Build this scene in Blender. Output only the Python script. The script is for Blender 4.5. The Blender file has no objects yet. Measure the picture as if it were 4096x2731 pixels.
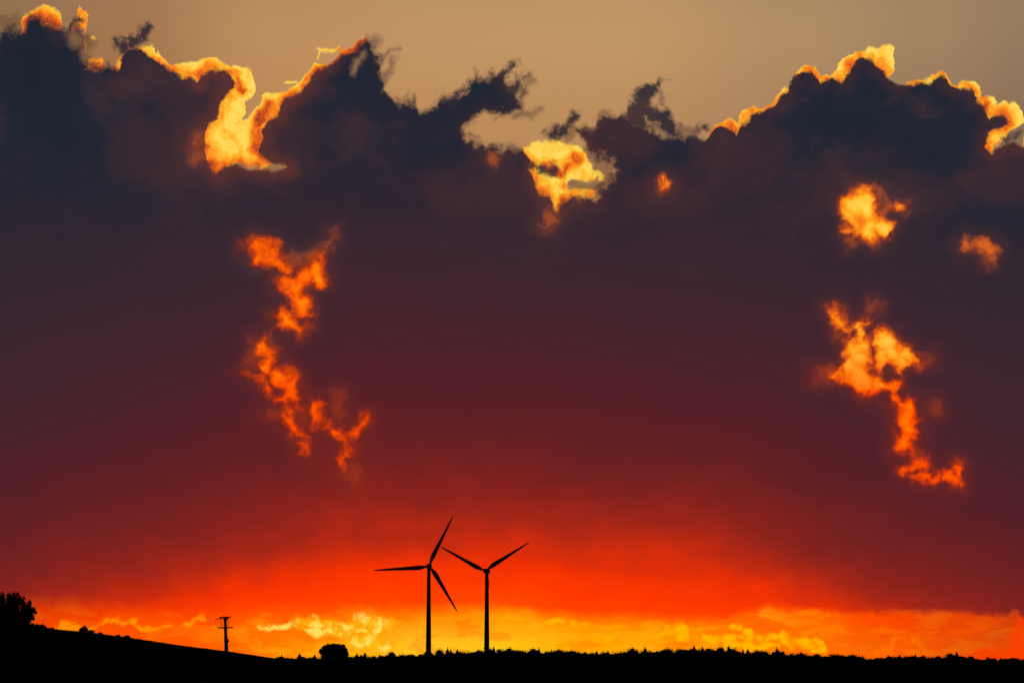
import bpy, bmesh, math, random
from mathutils import Vector, Matrix, noise as mnoise

# ------------------------------------------------------------------ camera
R = math.radians
SC = bpy.context.scene
COL = SC.collection
HFOV = R(25.0)
FPX = 2048.0 / math.tan(HFOV / 2)              # focal length in photo pixels
HORIZON = 2652.0                               # photo row of the true horizon
PITCH = math.atan((HORIZON - 1365.5) / FPX)
EYE = Vector((0, 0, 2.0))

cam_d = bpy.data.cameras.new('camera')
cam = bpy.data.objects.new('camera', cam_d)
COL.objects.link(cam)
cam.location = EYE
cam.rotation_euler = (R(90) + PITCH, 0, 0)
cam_d.sensor_width = 36
cam_d.lens = 18.0 / math.tan(HFOV / 2)
cam_d.clip_start = 0.1
cam_d.clip_end = 60000
SC.camera = cam

SC.view_settings.view_transform = 'Standard'
SC.view_settings.look = 'None'
SC.view_settings.exposure = 0
SC.view_settings.gamma = 1
SC.cycles.max_bounces = 4
SC.cycles.diffuse_bounces = 2

def ray(px, py):
    """unit direction through a point of the 4096 x 2731 photograph"""
    v = Vector((px - 2048.0, FPX, 1365.5 - py))
    c, s = math.cos(PITCH), math.sin(PITCH)
    return Vector((v.x, v.y * c - v.z * s, v.y * s + v.z * c)).normalized()

def at(px, py, dist):
    """world point seen there, at ground distance dist along +Y"""
    d = ray(px, py)
    return EYE + d * (dist / d.y)

# sky chart: X = 2.048 + azimuth*KX, Y = 2.652 - elevation*KX   (about one unit per 1000 photo pixels)
KX = FPX / 1000.0
def chart(x, y):
    d = ray(x * 1000, y * 1000)
    return (2.048 + math.atan2(d.x, d.y) * KX, HORIZON / 1000 - math.asin(d.z) * KX)

# ------------------------------------------------------------------ sky
SUN_AZ, SUN_EL = R(-1.2), R(1.6)
world = bpy.data.worlds.new('World')
SC.world = world
world.use_nodes = True
world.cycles.sampling_method = 'MANUAL'
world.cycles.sample_map_resolution = 256
nt = world.node_tree
nt.nodes.clear()
N, L = nt.nodes, nt.links

def lin(c):
    return tuple((v / 255 / 12.92) if v / 255 <= 0.04045 else ((v / 255 + 0.055) / 1.055) ** 2.4 for v in c) + (1.0,)

def plug(sock, v):
    if isinstance(v, bpy.types.NodeSocket):
        L.new(v, sock)
    else:
        sock.default_value = v

def M(op, a, b=None, c=None, clamp=False):
    n = N.new('ShaderNodeMath'); n.operation = op; n.use_clamp = clamp
    plug(n.inputs[0], a)
    if b is not None: plug(n.inputs[1], b)
    if c is not None: plug(n.inputs[2], c)
    return n.outputs[0]

def V(op, a, b=None, s=None):
    n = N.new('ShaderNodeVectorMath'); n.operation = op
    plug(n.inputs[0], a)
    if b is not None: plug(n.inputs[1], b)
    if s is not None: plug(n.inputs['Scale'], s)
    return n.outputs['Value'] if op in ('LENGTH', 'DOT_PRODUCT') else n.outputs['Vector']

def MR(v, a, b, lo=0.0, hi=1.0, smooth=True):
    n = N.new('ShaderNodeMapRange'); n.interpolation_type = 'SMOOTHSTEP' if smooth else 'LINEAR'
    plug(n.inputs['Value'], v)
    plug(n.inputs['From Min'], a); plug(n.inputs['From Max'], b)
    plug(n.inputs['To Min'], lo); plug(n.inputs['To Max'], hi)
    return n.outputs['Result']

def MIX(f, a, b, mode='MIX'):
    n = N.new('ShaderNodeMix'); n.data_type = 'RGBA'; n.blend_type = mode
    plug(n.inputs[0], f); plug(n.inputs[6], a); plug(n.inputs[7], b)
    return n.outputs[2]

def RAMP(f, stops, inter='LINEAR'):
    n = N.new('ShaderNodeValToRGB'); r = n.color_ramp; r.interpolation = inter
    while len(r.elements) > 1: r.elements.remove(r.elements[-1])
    for i, (p, c) in enumerate(stops):
        e = r.elements[0] if i == 0 else r.elements.new(p)
        e.position = p; e.color = lin(c)
    plug(n.inputs[0], f)
    return n.outputs[0]

def NOISE(vec, scale, detail=4, rough=0.55, dist=0.0):
    n = N.new('ShaderNodeTexNoise'); n.noise_dimensions = '2D'
    plug(n.inputs['Vector'], vec)
    n.inputs['Scale'].default_value = scale; n.inputs['Detail'].default_value = detail
    n.inputs['Roughness'].default_value = rough; n.inputs['Distortion'].default_value = dist
    return n

XR, YR = 4.2, 2.8
# chart space is split into fields of view so that each only evaluates the clouds near it
def group(name, ins, build):
    g_ = bpy.data.node_groups.new(name, 'ShaderNodeTree')
    for n_, t_ in ins: g_.interface.new_socket(n_, in_out='INPUT', socket_type='NodeSocket' + t_)
    g_.interface.new_socket('d', in_out='OUTPUT', socket_type='NodeSocketFloat')
    gi = g_.nodes.new('NodeGroupInput'); go = g_.nodes.new('NodeGroupOutput')
    def m(op, *a):
        n = g_.nodes.new('ShaderNodeMath'); n.operation = op
        for i, v in enumerate(a):
            if isinstance(v, bpy.types.NodeSocket): g_.links.new(v, n.inputs[i])
            else: n.inputs[i].default_value = v
        return n.outputs[0]
    def v(op, a, b=None, s=None):
        n = g_.nodes.new('ShaderNodeVectorMath'); n.operation = op
        g_.links.new(a, n.inputs[0])
        if b is not None: g_.links.new(b, n.inputs[1])
        if s is not None: g_.links.new(s, n.inputs['Scale'])
        return n.outputs['Value'] if op in ('LENGTH', 'DOT_PRODUCT') else n.outputs['Vector']
    g_.links.new(build(gi.outputs, m, v), go.inputs[0])
    return g_
def b_ell(i, m, v):
    u = m('ADD', v('DOT_PRODUCT', i[0], i[1]), i[2]); w = m('ADD', v('DOT_PRODUCT', i[0], i[3]), i[4])
    r = m('SQRT', m('MULTIPLY_ADD', u, u, m('MULTIPLY', w, w)))
    return m('MULTIPLY', m('SUBTRACT', 1.0, r), i[5])
ELL = group('blob', [('p', 'Vector'), ('u', 'Vector'), ('uo', 'Float'), ('w', 'Vector'), ('wo', 'Float'), ('r', 'Float')], b_ell)
def b_seg(i, m, v):
    pa = v('SUBTRACT', i[0], i[1])
    h = m('MINIMUM', m('MAXIMUM', v('DOT_PRODUCT', pa, i[3]), 0.0), 1.0)
    return v('LENGTH', v('SUBTRACT', pa, v('SCALE', i[2], s=h)))
SEG = group('edge', [('p', 'Vector'), ('a', 'Vector'), ('ba', 'Vector'), ('bn', 'Vector')], b_seg)
def use(gr, vec, *vals):
    n = N.new('ShaderNodeGroup'); n.node_tree = gr
    L.new(vec, n.inputs[0])
    for i, v in enumerate(vals): n.inputs[i + 1].default_value = v
    return n.outputs[0]

class Tile:
    def __init__(s, x0, x1, y0, y1): s.x0, s.x1, s.y0, s.y1 = x0, x1, y0, y1
    def sees(s, cx, cy, r): return s.x0 - r < cx < s.x1 + r and s.y0 - r < cy < s.y1 + r
TILE = None
def ellipse(vec, cx, cy, rx, ry, ang=0.0, margin=.13):
    c = chart(cx, cy); ca, sa = math.cos(ang), math.sin(ang)
    if not TILE.sees(c[0], c[1], max(rx, ry) + margin): return None
    if max(rx, ry) > 1.5 * min(rx, ry):                      # long ones are capsules
        r = min(rx, ry); l = max(rx, ry) - r * .85; a_ = ang if rx > ry else ang + math.pi / 2
        dx, dy = math.cos(a_) * l, math.sin(a_) * l
        return lambda: M('SUBTRACT', r, use(SEG, vec, (c[0] - dx, c[1] - dy, 0), (2 * dx, 2 * dy, 0), (dx / (2 * l * l), dy / (2 * l * l), 0)))
    return lambda: use(ELL, vec, (ca / rx, sa / rx, 0), -(c[0] * ca + c[1] * sa) / rx, (-sa / ry, ca / ry, 0), -(-c[0] * sa + c[1] * ca) / ry, min(rx, ry))
def strokes(vec, pts):
    out = []
    for (x0, y0, r0), (x1, y1, r1) in zip(pts, pts[1:]):
        dx, dy = x1 - x0, y1 - y0; r = (r0 + r1) / 2
        out.append(ellipse(vec, (x0 + x1) / 2, (y0 + y1) / 2, math.hypot(dx, dy) / 2 + r, r, math.atan2(dy, dx)))
    return out
def union(items, none=-1.0):
    items = [i for i in items if i]
    if not items: return none
    a = items[0]()
    for b in items[1:]: a = M('MAXIMUM', a, b())
    return a
def walls(vec, lines):
    a = None
    for pts in lines:
        P = [chart(*p) for p in pts]
        for p, q in zip(P, P[1:]):
            l = math.hypot(q[0] - p[0], q[1] - p[1])
            if not TILE.sees((p[0] + q[0]) / 2, (p[1] + q[1]) / 2, l / 2 + .12): continue
            ba = (q[0] - p[0], q[1] - p[1], 0)
            d = use(SEG, vec, (p[0], p[1], 0), ba, (ba[0] / l ** 2, ba[1] / l ** 2, 0))
            a = d if a is None else M('MINIMUM', a, d)
    return 1.0 if a is None else a
def CURVE(x, pts, yr=YR, conv=True, band=(-9, 9)):
    lo, hi = max(TILE.x0 - .10, -.5), min(TILE.x1 + .10, 4.6)
    P = []
    for px_, py_ in pts:
        yc = min(max(py_, band[0]), band[1])
        cx, cy = (chart(px_, yc)[0], chart(px_, py_)[1]) if conv else (chart(px_, 1.0)[0], py_)
        P.append((cx, cy))
    P.sort()
    def val(t):
        if t <= P[0][0]: return P[0][1]
        for (a0, b0), (a1, b1) in zip(P, P[1:]):
            if t <= a1: return b0 + (b1 - b0) * (t - a0) / max(1e-9, a1 - a0)
        return P[-1][1]
    Q = [(lo, val(lo))] + [p for p in P if lo + 1e-4 < p[0] < hi - 1e-4] + [(hi, val(hi))]
    Q = [((a - lo) / (hi - lo), b / yr) for a, b in Q]
    n = N.new('ShaderNodeFloatCurve'); mp = n.mapping; mp.extend = 'HORIZONTAL'; mp.use_clip = False
    c_ = mp.curves[0]
    c_.points[0].location = Q[0]; c_.points[1].location = Q[-1]
    for p in Q[1:-1]: c_.points.new(*p)
    for p in c_.points: p.handle_type = 'VECTOR'
    mp.update()
    plug(n.inputs['Value'], MR(x, lo, hi, smooth=False))
    return M('MULTIPLY', n.outputs[0], yr)

def chart_inputs():
    global X, Y, P0, FX
    tc = N.new('ShaderNodeTexCoord')
    sep = N.new('ShaderNodeSeparateXYZ')
    L.new(V('NORMALIZE', tc.outputs['Generated']), sep.inputs[0])
    X = M('MULTIPLY_ADD', M('ARCTAN2', sep.outputs[0], sep.outputs[1]), KX, 2.048)
    Y = M('MULTIPLY_ADD', M('ARCSINE', sep.outputs[2]), -KX, HORIZON / 1000)
    cmb = N.new('ShaderNodeCombineXYZ'); L.new(X, cmb.inputs[0]); L.new(Y, cmb.inputs[1])
    P0 = cmb.outputs[0]
    FX = M('MULTIPLY_ADD', X, 1 / XR, 0.05 / XR)
def warped(scale, detail, rough, amp, seed=0.0):
    n = NOISE(V('ADD', P0, (seed, seed * 1.7, 0.0)), scale, detail, rough)
    return V('ADD', P0, V('MULTIPLY', V('SUBTRACT', n.outputs['Color'], (0.5, 0.5, 0.5)), (amp, amp, 0.0)))
def xy(v):
    s = N.new('ShaderNodeSeparateXYZ'); L.new(v, s.inputs[0]); return s.outputs[0], s.outputs[1]

# ---- profiles of the dark bank: upper outline T, rifts between A and B
T_PTS = [(-.5,.34),(-.34,.22),(-.20,.26),(-.10,.15),(-.04,.17),(0,.15),(.018,.112),(.087,.112),(.119,.08),(.152,.069),(.184,.087),(.239,.101),(.276,.106),(.287,.069),(.308,.062),
 (.321,.10),(.33,.15),(.345,.205),(.358,.25),(.40,.266),(.441,.272),(.473,.274),(.482,.239),(.51,.207),(.542,.186),(.579,.19),(.602,.225),
 (.643,.262),(.68,.289),(.726,.312),(.78,.322),(.792,.332),(.81,.291),(.845,.276),(.891,.283),(.921,.313),(.938,.351),(.943,.655),
 (.998,.667),(1.028,.665),(1.032,.593),(1.053,.529),(1.074,.483),(1.125,.444),(1.142,.398),(1.21,.364),(1.253,.313),(1.316,.27),
 (1.35,.236),(1.423,.202),(1.472,.155),(1.495,.185),(1.516,.223),(1.522,.32),(1.55,.370),(1.593,.412),(1.648,.393),(1.665,.445),
 (1.711,.438),(1.766,.382),(1.816,.388),(1.86,.349),(1.893,.296),(1.943,.304),(1.976,.287),(2.009,.31),(2.035,.35),(2.065,.38),(2.08,.43),
 (2.09,.6),(2.109,.612),(2.125,.70),(2.155,.765),(2.2,.79),(2.219,.841),(2.252,.806),(2.29,.79),(2.296,.52),(2.33,.512),(2.374,.502),
 (2.400,.462),(2.428,.449),(2.484,.456),(2.515,.470),(2.54,.495),(2.58,.525),(2.62,.530),(2.66,.535),(2.70,.535),(2.777,.537),(2.80,.552),(2.82,.565),
 (2.845,.535),(2.87,.505),(2.915,.505),(2.949,.527),(2.968,.50),(3.02,.452),(3.056,.449),(3.104,.417),(3.157,.355),(3.168,.32),(3.21,.298),(3.258,.286),
 (3.276,.322),(3.329,.313),(3.383,.328),(3.412,.275),(3.43,.236),(3.489,.242),(3.525,.278),(3.555,.314),(3.59,.342),(3.673,.331),
 (3.733,.325),(3.757,.301),(3.786,.31),(3.798,.339),(3.828,.36),(3.887,.363),(3.911,.405),(3.946,.428),(3.952,.47),(3.97,.46),(4.0,.452),(4.02,.475),
 (4.035,.53),(4.04,.576),(4.065,.582),(4.096,.593),(4.14,.58),(4.2,.50),(4.27,.52),(4.36,.44),(4.5,.55)]
A_PTS = [(-.04,2.75),(.812,2.75),(.818,.56),(.825,.51),(.862,.47),(.883,.415),(.913,.385),(.936,.351),(.943,.2),(1.02,.2),(1.03,.60),(1.083,.655),(1.146,.680),(1.150,2.75),
 (1.852,2.75),(1.858,.53),(1.868,.503),(1.91,.471),(1.943,.449),(1.987,.467),(2.03,.462),(2.076,.438),(2.09,.3),(2.28,.3),(2.296,.52),(2.341,.576),(2.374,.626),(2.446,.653),
 (2.462,.690),(2.467,2.75),(3.937,2.75),(3.944,.545),(3.97,.525),(4.0,.515),(4.035,.5),(4.05,.4),(4.13,.4),(4.14,2.75)]
B_PTS = [(-.04,.05),(.812,.05),(.818,.60),(.832,.64),(.87,.69),(.9,.67),(.94,.658),(1.0,.667),(1.03,.672),(1.083,.695),(1.146,.680),(1.150,.05),
 (1.852,.05),(1.858,.53),(1.868,.548),(1.932,.581),(1.987,.592),(2.042,.587),(2.085,.60),(2.11,.63),(2.13,.7),(2.2,.79),(2.219,.841),(2.252,.806),(2.296,.788),(2.385,.788),(2.395,.745),(2.43,.722),
 (2.462,.690),(2.467,.05),(3.937,.05),(3.944,.57),(3.958,.60),(3.976,.607),(4.0,.592),(4.023,.577),(4.065,.582),(4.096,.593),(4.13,.58),(4.14,.05)]
WALLS = [[(.287,.069),(.308,.062),(.321,.10),(.345,.205),(.358,.25)],
 [(.792,.332),(.81,.291),(.845,.276),(.891,.283),(.921,.313),(.938,.351),(.913,.385),(.883,.415),(.862,.47),(.823,.508),(.816,.568),(.832,.64),(.87,.69),(.94,.658),(1.0,.667),(1.083,.695),
  (1.146,.680),(1.083,.655),(1.032,.593),(1.053,.529),(1.074,.483),(1.125,.444),(1.142,.398),(1.21,.364),(1.253,.313),(1.316,.27),(1.35,.236)],
 [(1.423,.202),(1.472,.155),(1.516,.223),(1.522,.32),(1.55,.370)],
 [(2.009,.31),(2.065,.38),(2.08,.438),(2.03,.462),(1.987,.467),(1.943,.449),(1.91,.471),(1.865,.505),(1.856,.53),(1.868,.548),(1.932,.581),(1.987,.592),(2.09,.6),(2.114,.64),(2.125,.70),(2.155,.765),(2.2,.79),
  (2.219,.841),(2.252,.806),(2.296,.788),(2.385,.788),(2.393,.745),(2.43,.722),(2.464,.690),(2.446,.653),(2.374,.626),(2.341,.576),(2.294,.52),(2.33,.512),(2.374,.502),(2.400,.462)],
 [(3.104,.417),(3.157,.355),(3.168,.32)], [(3.258,.286),(3.276,.322)], [(3.383,.328),(3.412,.275),(3.43,.236)], [(3.489,.242),(3.525,.278),(3.59,.342)],
 [(3.786,.31),(3.798,.339),(3.828,.36),(3.887,.363),(3.911,.405),(3.946,.428),(3.952,.47),(3.97,.46),(4.0,.452),(4.02,.475),(4.035,.50),(4.0,.515),(3.97,.525),(3.940,.545),(3.944,.58),(3.958,.60),(3.976,.607),(4.0,.592),(4.04,.576),(4.096,.593)]]
# ---- sunlit cloud seen behind the bank
R1_PTS = [(-.04,.3),(.08,.2),(.087,.069),(.124,.055),(.161,.025),(.197,.041),(.235,.044),(.246,.078),(.25,.2),(.286,.2),(.294,.05),(.315,.025),(.328,.044),(.342,.087),
 (.345,.3),(.35,.257),(.367,.243),(.404,.234),(.418,.262),(.425,.3),(.447,.3),(.45,.27),(.487,.226),(.507,.207),(.52,.21),(.56,.20),(.574,.182),(.62,.178),(.64,.202),(.638,.23),
 (.657,.246),(.682,.274),(.69,.264),(.735,.252),(.755,.247),(.785,.247),(.849,.232),(.887,.255),(.921,.277),(.938,.260),(.993,.277),(1.013,.32),(1.020,.350),(1.024,.445),(1.036,.412),
 (1.057,.378),(1.112,.374),(1.129,.383),(1.168,.345),(1.202,.315),(1.236,.289),(1.265,.255),(1.29,.262),(1.316,.264),(1.36,.203),(1.414,.183),(1.465,.15),(1.476,.17),(1.48,.4),
 (2.085,.9),(2.092,.592),(2.12,.587),(2.153,.566),(2.186,.568),(2.227,.557),(2.258,.579),(2.308,.592),(2.346,.62),(2.36,.653),(2.376,.686),(2.385,.7),(2.39,.9),
 (2.815,.9),(2.825,.56),(2.842,.525),(2.857,.496),(2.884,.484),(2.917,.472),(2.943,.484),(2.953,.503),(2.973,.454),(3.032,.424),(3.056,.436),(3.086,.413),
 (3.11,.395),(3.139,.350),(3.156,.344),(3.16,.40),(3.17,.40),(3.181,.300),(3.216,.264),(3.272,.270),(3.285,.294),(3.311,.291),(3.323,.306),(3.356,.284),(3.365,.240),
 (3.4,.232),(3.424,.214),(3.463,.205),(3.472,.190),(3.519,.184),(3.556,.184),(3.574,.20),(3.583,.225),(3.587,.4),(3.605,.4),(3.614,.333),(3.661,.322),(3.709,.317),(3.757,.287),
 (3.792,.302),(3.806,.330),(3.822,.347),(3.84,.335),(3.9,.329),(3.923,.359),(3.928,.40),(3.94,.383),(3.976,.386),(3.985,.418),(4.006,.401),(4.03,.418),(4.065,.404),
 (4.083,.430),(4.09,.47),(4.10,.58),(4.14,.57),(4.20,.49),(4.22,.7)]
R2_PTS = [(-.04,.25),(.25,.25),(.29,.12),(.335,.11),(.345,.25),(.36,.3),(.5,.4),(.6,.6),(.83,.70),(.87,.72),(.90,.72),(.935,.72),(.944,.72),(.949,.417),(.972,.413),(1.006,.387),(1.020,.355),(1.026,.38),(1.031,.68),(1.05,.67),(1.083,.655),(1.12,.62),
 (1.2,.45),(1.3,.32),(1.48,.18),(1.49,.1),(2.085,.1),(2.095,.80),(2.15,.80),(2.219,.86),(2.30,.81),(2.346,.80),(2.385,.79),(2.39,.7),(2.815,.7),(3.0,.6),(3.53,.36),(3.55,.325),(3.576,.295),(3.586,.2),(3.6,.2),(3.61,.5),
 (3.9,.6),(4.02,.55),(4.047,.51),(4.075,.49),(4.09,.475),(4.095,.62),(4.14,.62)]
R3_PTS = [(.93,.9),(.938,.47),(.947,.455),(.955,.478),(.976,.485),(.989,.474),(1.006,.452),(1.03,.425),(1.04,.9)]
LIT = [(0, (132,56,38)), (.26, (206,82,28)), (.46, (248,124,30)), (.66, (255,166,40)), (.84, (255,196,58)), (1.0, (255,216,92))]
GS = [(.0,(31,36,48)),(.35,(33,38,51)),(.60,(40,38,50)),(.80,(50,38,48)),(1.0,(58,38,48)),(1.2,(67,37,46)),(1.4,(77,35,43)),(1.6,(88,32,39)),
      (1.75,(101,32,34)),(1.88,(118,34,31)),(1.98,(138,35,28)),(2.08,(166,38,22)),(2.17,(202,43,14)),(2.26,(240,50,4)),(2.34,(255,58,0)),(2.45,(255,74,0)),(2.55,(255,96,0)),(2.7,(255,140,0))]

def sky(*area):
    """one field of the sky as a node group of its own"""
    global N, L
    g_ = bpy.data.node_groups.new('sky_field', 'ShaderNodeTree')
    g_.interface.new_socket('sky', in_out='OUTPUT', socket_type='NodeSocketShader')
    keep = (N, L, X, Y, P0, FX)
    N, L = g_.nodes, g_.links
    out = N.new('NodeGroupOutput')
    chart_inputs()
    L.new(paint(*area), out.inputs[0])
    N, L = keep[:2]; globals().update(X=keep[2], Y=keep[3], P0=keep[4], FX=keep[5])
    n = N.new('ShaderNodeGroup'); n.node_tree = g_
    return n.outputs[0]
def paint(x0, x1, y0, y1):
    global TILE
    TILE = Tile(x0, x1, y0, y1)
    top, low = y0 < 1.0, y1 > 2.3
    bigf = M('SUBTRACT', NOISE(V('MULTIPLY', P0, (1.0, 1.9, 1.0)), 1.6, 4, .5).outputs[0], .5)
    mid = M('SUBTRACT', NOISE(V('MULTIPLY', P0, (1.0, 1.6, 1.0)), 5.0, 4, .55).outputs[0], .5)
    g = M('SUBTRACT', Y, M('MULTIPLY', CURVE(X, [(-.4,.52),(0,.42),(.2,.36),(.5,.27),(1.0,.09),(1.5,0),(1.95,0),(2.4,.04),(2.7,.07),(3.0,.13),(3.5,.31),(4.1,.54),(4.5,.62)], conv=False, yr=1.0),
                           MR(Y, .3, 1.8, .35, 1.0, False)))
    g = M('MULTIPLY_ADD', bigf, .15, g)
    g = M('MULTIPLY_ADD', mid, .12, g)
    bank = RAMP(M('MULTIPLY', g, 1 / 2.8), [(p / 2.8, c) for p, c in GS])
    if not low:
        PG = warped(12.0, 5, 0.52, 0.066, 11.3)
        GX, GY = xy(PG)
    D = 1.0
    if top:
        PW = warped(9.0, 6, 0.60, 0.072, 3.1)
        WX, WY = xy(PW)
        T = CURVE(WX, T_PTS); A = CURVE(WX, A_PTS, band=(.35, .69)); B = CURVE(WX, B_PTS, band=(.50, .84))
        D = M('MULTIPLY', M('MINIMUM', M('SUBTRACT', WY, T), M('MAXIMUM', M('SUBTRACT', A, WY), M('SUBTRACT', WY, B))), .85)
        u = walls(PW, WALLS)
        if u != 1.0: D = M('MAXIMUM', M('MINIMUM', D, M('ADD', u, .005)), M('SUBTRACT', -.003, u))
        shreds = [ellipse(PW, .497, .185, .030, .022), *strokes(PW, [(.53,.18,.018),(.562,.145,.015),(.588,.112,.010)])]
        shreds += strokes(PW, [(2.0,.31,.020),(2.035,.285,.013),(2.066,.262,.007)]) + strokes(PW, [(2.03,.36,.016),(2.07,.345,.011),(2.10,.32,.006)])
        shreds += strokes(PW, [(2.20,.54,.012),(2.25,.52,.013),(2.285,.485,.010),(2.308,.462,.005)]) + [ellipse(PW, 2.17, .672, .060, .012, .12)]
        shreds += strokes(PW, [(2.545,.50,.036),(2.56,.45,.034),(2.565,.40,.028),(2.59,.365,.020),(2.615,.345,.012),(2.638,.330,.005)])
        shreds += strokes(PW, [(2.58,.445,.030),(2.635,.468,.032),(2.68,.495,.026),(2.695,.53,.022)]) + [ellipse(PW, 2.815, .507, .006, .014)]
        shreds += strokes(PW, [(4.03,.56,.010),(4.065,.535,.008)]) 
        softw = CURVE(X, [(0,.026),(.4,.024),(.46,.010),(.78,.008),(1.20,.010),(1.40,.014),(1.48,.024),(2.0,.026),(2.12,.013),(2.3,.018),(2.4,.026),(2.78,.020),(2.84,.008),(3.9,.008),(4.096,.010)], conv=False, yr=1.0)
        frayn = M('SUBTRACT', NOISE(PG, 22, 4, .62).outputs[0], .5)
        fray = M('MULTIPLY', frayn, M('MULTIPLY_ADD', softw, 4.0, -.024))
        D_edge = MR(M('ADD', D, fray), M('MULTIPLY', softw, -1.0), softw)
        shr = union(shreds)
        if shr != -1.0: D_edge = M('MAXIMUM', D_edge, MR(M('MULTIPLY_ADD', frayn, .075, shr), -.024, .014, 0, .95))
        thin = union([ellipse(PG, .300, .165, .034, .036), ellipse(PG, .345, .20, .02, .04), ellipse(PG, 1.425, .268, .010, .030, .4), ellipse(PG, 1.45, .22, .006, .02, .4)])
        D_edge = M('MULTIPLY', D_edge, MR(thin, -.022, .022, 1.0, .40))
        veil = union(strokes(PG, [(1.52,.24,.010),(1.56,.21,.007),(1.60,.19,.003)]) + strokes(PG, [(1.535,.32,.014),(1.555,.28,.010),(1.575,.24,.006)])
          + strokes(PG, [(2.09,.42,.012),(2.10,.37,.010),(2.125,.32,.006)]) + strokes(PG, [(2.06,.465,.014),(2.12,.468,.012),(2.155,.435,.006)])
          + [ellipse(PG, .35, .17, .035, .03), ellipse(PG, .04, .09, .05, .02), ellipse(PG, 2.74, .525, .07, .014), ellipse(PG, 1.49, .17, .025, .02), ellipse(PG, 2.645, .385, .008, .02, -.4),
             ellipse(PG, 2.335, .742, .070, .022), ellipse(PG, 2.42, .68, .05, .05), ellipse(PG, 2.39, .62, .05, .03, .6), ellipse(PG, 2.61, .515, .06, .015), ellipse(PG, 2.28, .54, .03, .03), ellipse(PG, 1.08, .68, .06, .02, .3), ellipse(PG, .90, .68, .04, .02)])
        veil_a = MR(veil, -.018, .014, 0.0, .62)
        r1 = CURVE(WX, R1_PTS, band=(.02, .70)); r2 = CURVE(WX, R2_PTS, band=(.1, .86))
        E = M('MINIMUM', M('SUBTRACT', WY, r1), M('SUBTRACT', r2, WY))
        if x0 < 1: E = M('MAXIMUM', E, M('MINIMUM', M('SUBTRACT', WY, CURVE(WX, R3_PTS, band=(.4, .49))), M('SUBTRACT', .680, WY)))
        wis = union([ellipse(PW, 3.976, .565, .050, .024, -1.0)] + strokes(PW, [(1.275,.19,.006),(1.30,.203,.006),(1.35,.192,.006)]) + strokes(PW, [(1.268,.23,.005),(1.275,.21,.004)])
           + strokes(PW, [(1.14,.335,.006),(1.17,.325,.004)]) + [ellipse(PW, .375, .163, .010, .006)] + strokes(PW, [(2.34,.69,.012),(2.385,.695,.012),(2.405,.707,.008)]))
        E = M('MAXIMUM', E, wis)
        E_a = M('MULTIPLY', MR(E, -.008, .007), MR(union([ellipse(PW, 2.345, .742, .070, .017)]), -.008, .006, 1.0, .0))
        spots = union([ellipse(PW, 2.29, .642, .036, .028), ellipse(PW, 3.525, .23, .014, .020), ellipse(PW, 3.40, .265, .018, .018), ellipse(PW, 2.90, .515, .04, .025), ellipse(PW, 3.945,.42,.012,.035)]
           + strokes(PW, [(1.075,.43,.020),(1.04,.48,.030),(1.025,.54,.026),(1.02,.58,.02)]) + strokes(PW, [(.945,.30,.012),(.955,.34,.018),(.965,.37,.012)]) + strokes(PW, [(2.27,.66,.012),(2.265,.70,.009),(2.26,.74,.007)])
           + strokes(PW, [(2.18,.66,.012),(2.22,.68,.016),(2.25,.695,.012)]))
        puff = NOISE(PW, 17, 5, .62).outputs[0]
        lit = M('MULTIPLY', MR(D, -.004, -.050), MR(spots, -.018, .024, 1.0, .12))
        lit = M('MULTIPLY_ADD', lit, .42, CURVE(X, [(0,.42),(.2,.42),(.45,.42),(.6,.50),(.75,.54),(1.0,.52),(1.2,.44),(1.45,.24),(2.1,.46),(2.8,.54),(3.5,.58),(4.0,.54)], conv=False, yr=1.0))
        lit = M('MULTIPLY_ADD', M('SUBTRACT', puff, .5), 1.25, lit)
        lit = M('MULTIPLY_ADD', MR(spots, -.018, .024), -.22, lit)
        lit = M('ADD', lit, MR(E, .026, .004, 0, .08))
        if x0 < 1: lit = M('ADD', lit, M('MULTIPLY', MR(WY, .62, .69), -.26))
        lit_c = RAMP(lit, LIT)
        clear = RAMP(FX, [(0.01,(152,114,82)),(.12,(168,121,82)),(.27,(198,148,98)),(.45,(202,155,104)),(.6,(202,157,106)),(.78,(184,146,104)),(.9,(168,136,102)),(1,(156,128,98))], 'EASE')
        clear = MIX(MR(Y, .10, .62, 0, .45), clear, RAMP(FX, [(0,(120,88,70)),(.3,(190,128,76)),(.55,(178,122,74)),(.75,(156,112,84)),(1,(120,92,74))]))
        clear = MIX(MR(Y, .30, -.2, 0, .30), clear, lin((158,132,100)))
        skyt = N.new('ShaderNodeTexSky'); skyt.sky_type = 'NISHITA'
        skyt.sun_disc = False; skyt.sun_elevation = SUN_EL; skyt.sun_rotation = SUN_AZ
        skyt.air_density = 1.6; skyt.dust_density = 3.0
        clear = MIX(.10, clear, V('SCALE', skyt.outputs[0], s=0.05))
        # colder lumps, browner folds and the glow round the openings
        fold = NOISE(V('MULTIPLY', PG, (1.0, 1.25, 1.0)), 3.4, 5, .55).outputs[0]
        bank = MIX(M('MULTIPLY', MR(fold, .50, .70), MR(Y, 1.3, .4, 0, .55)), bank, lin((70,48,54)))
        bank = MIX(M('MULTIPLY', MR(fold, .46, .30), MR(Y, 1.2, .3, 0, .70)), bank, lin((28,36,48)))
        brown = union([ellipse(P0, .84, .40, .20, .17), ellipse(P0, .60, .27, .12, .07), ellipse(P0, .72, .62, .22, .10), ellipse(P0, 1.12, .55, .10, .16), ellipse(P0, 2.25, .90, .16, .12),
                       ellipse(P0, 2.95, .60, .16, .13), ellipse(P0, 1.98, .82, .20, .10), ellipse(P0, 3.45, .88, .30, .20), ellipse(P0, 4.05, .70, .12, .10), ellipse(P0, 2.45, .56, .14, .06), ellipse(P0, 2.66, .80, .14, .10)])
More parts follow.
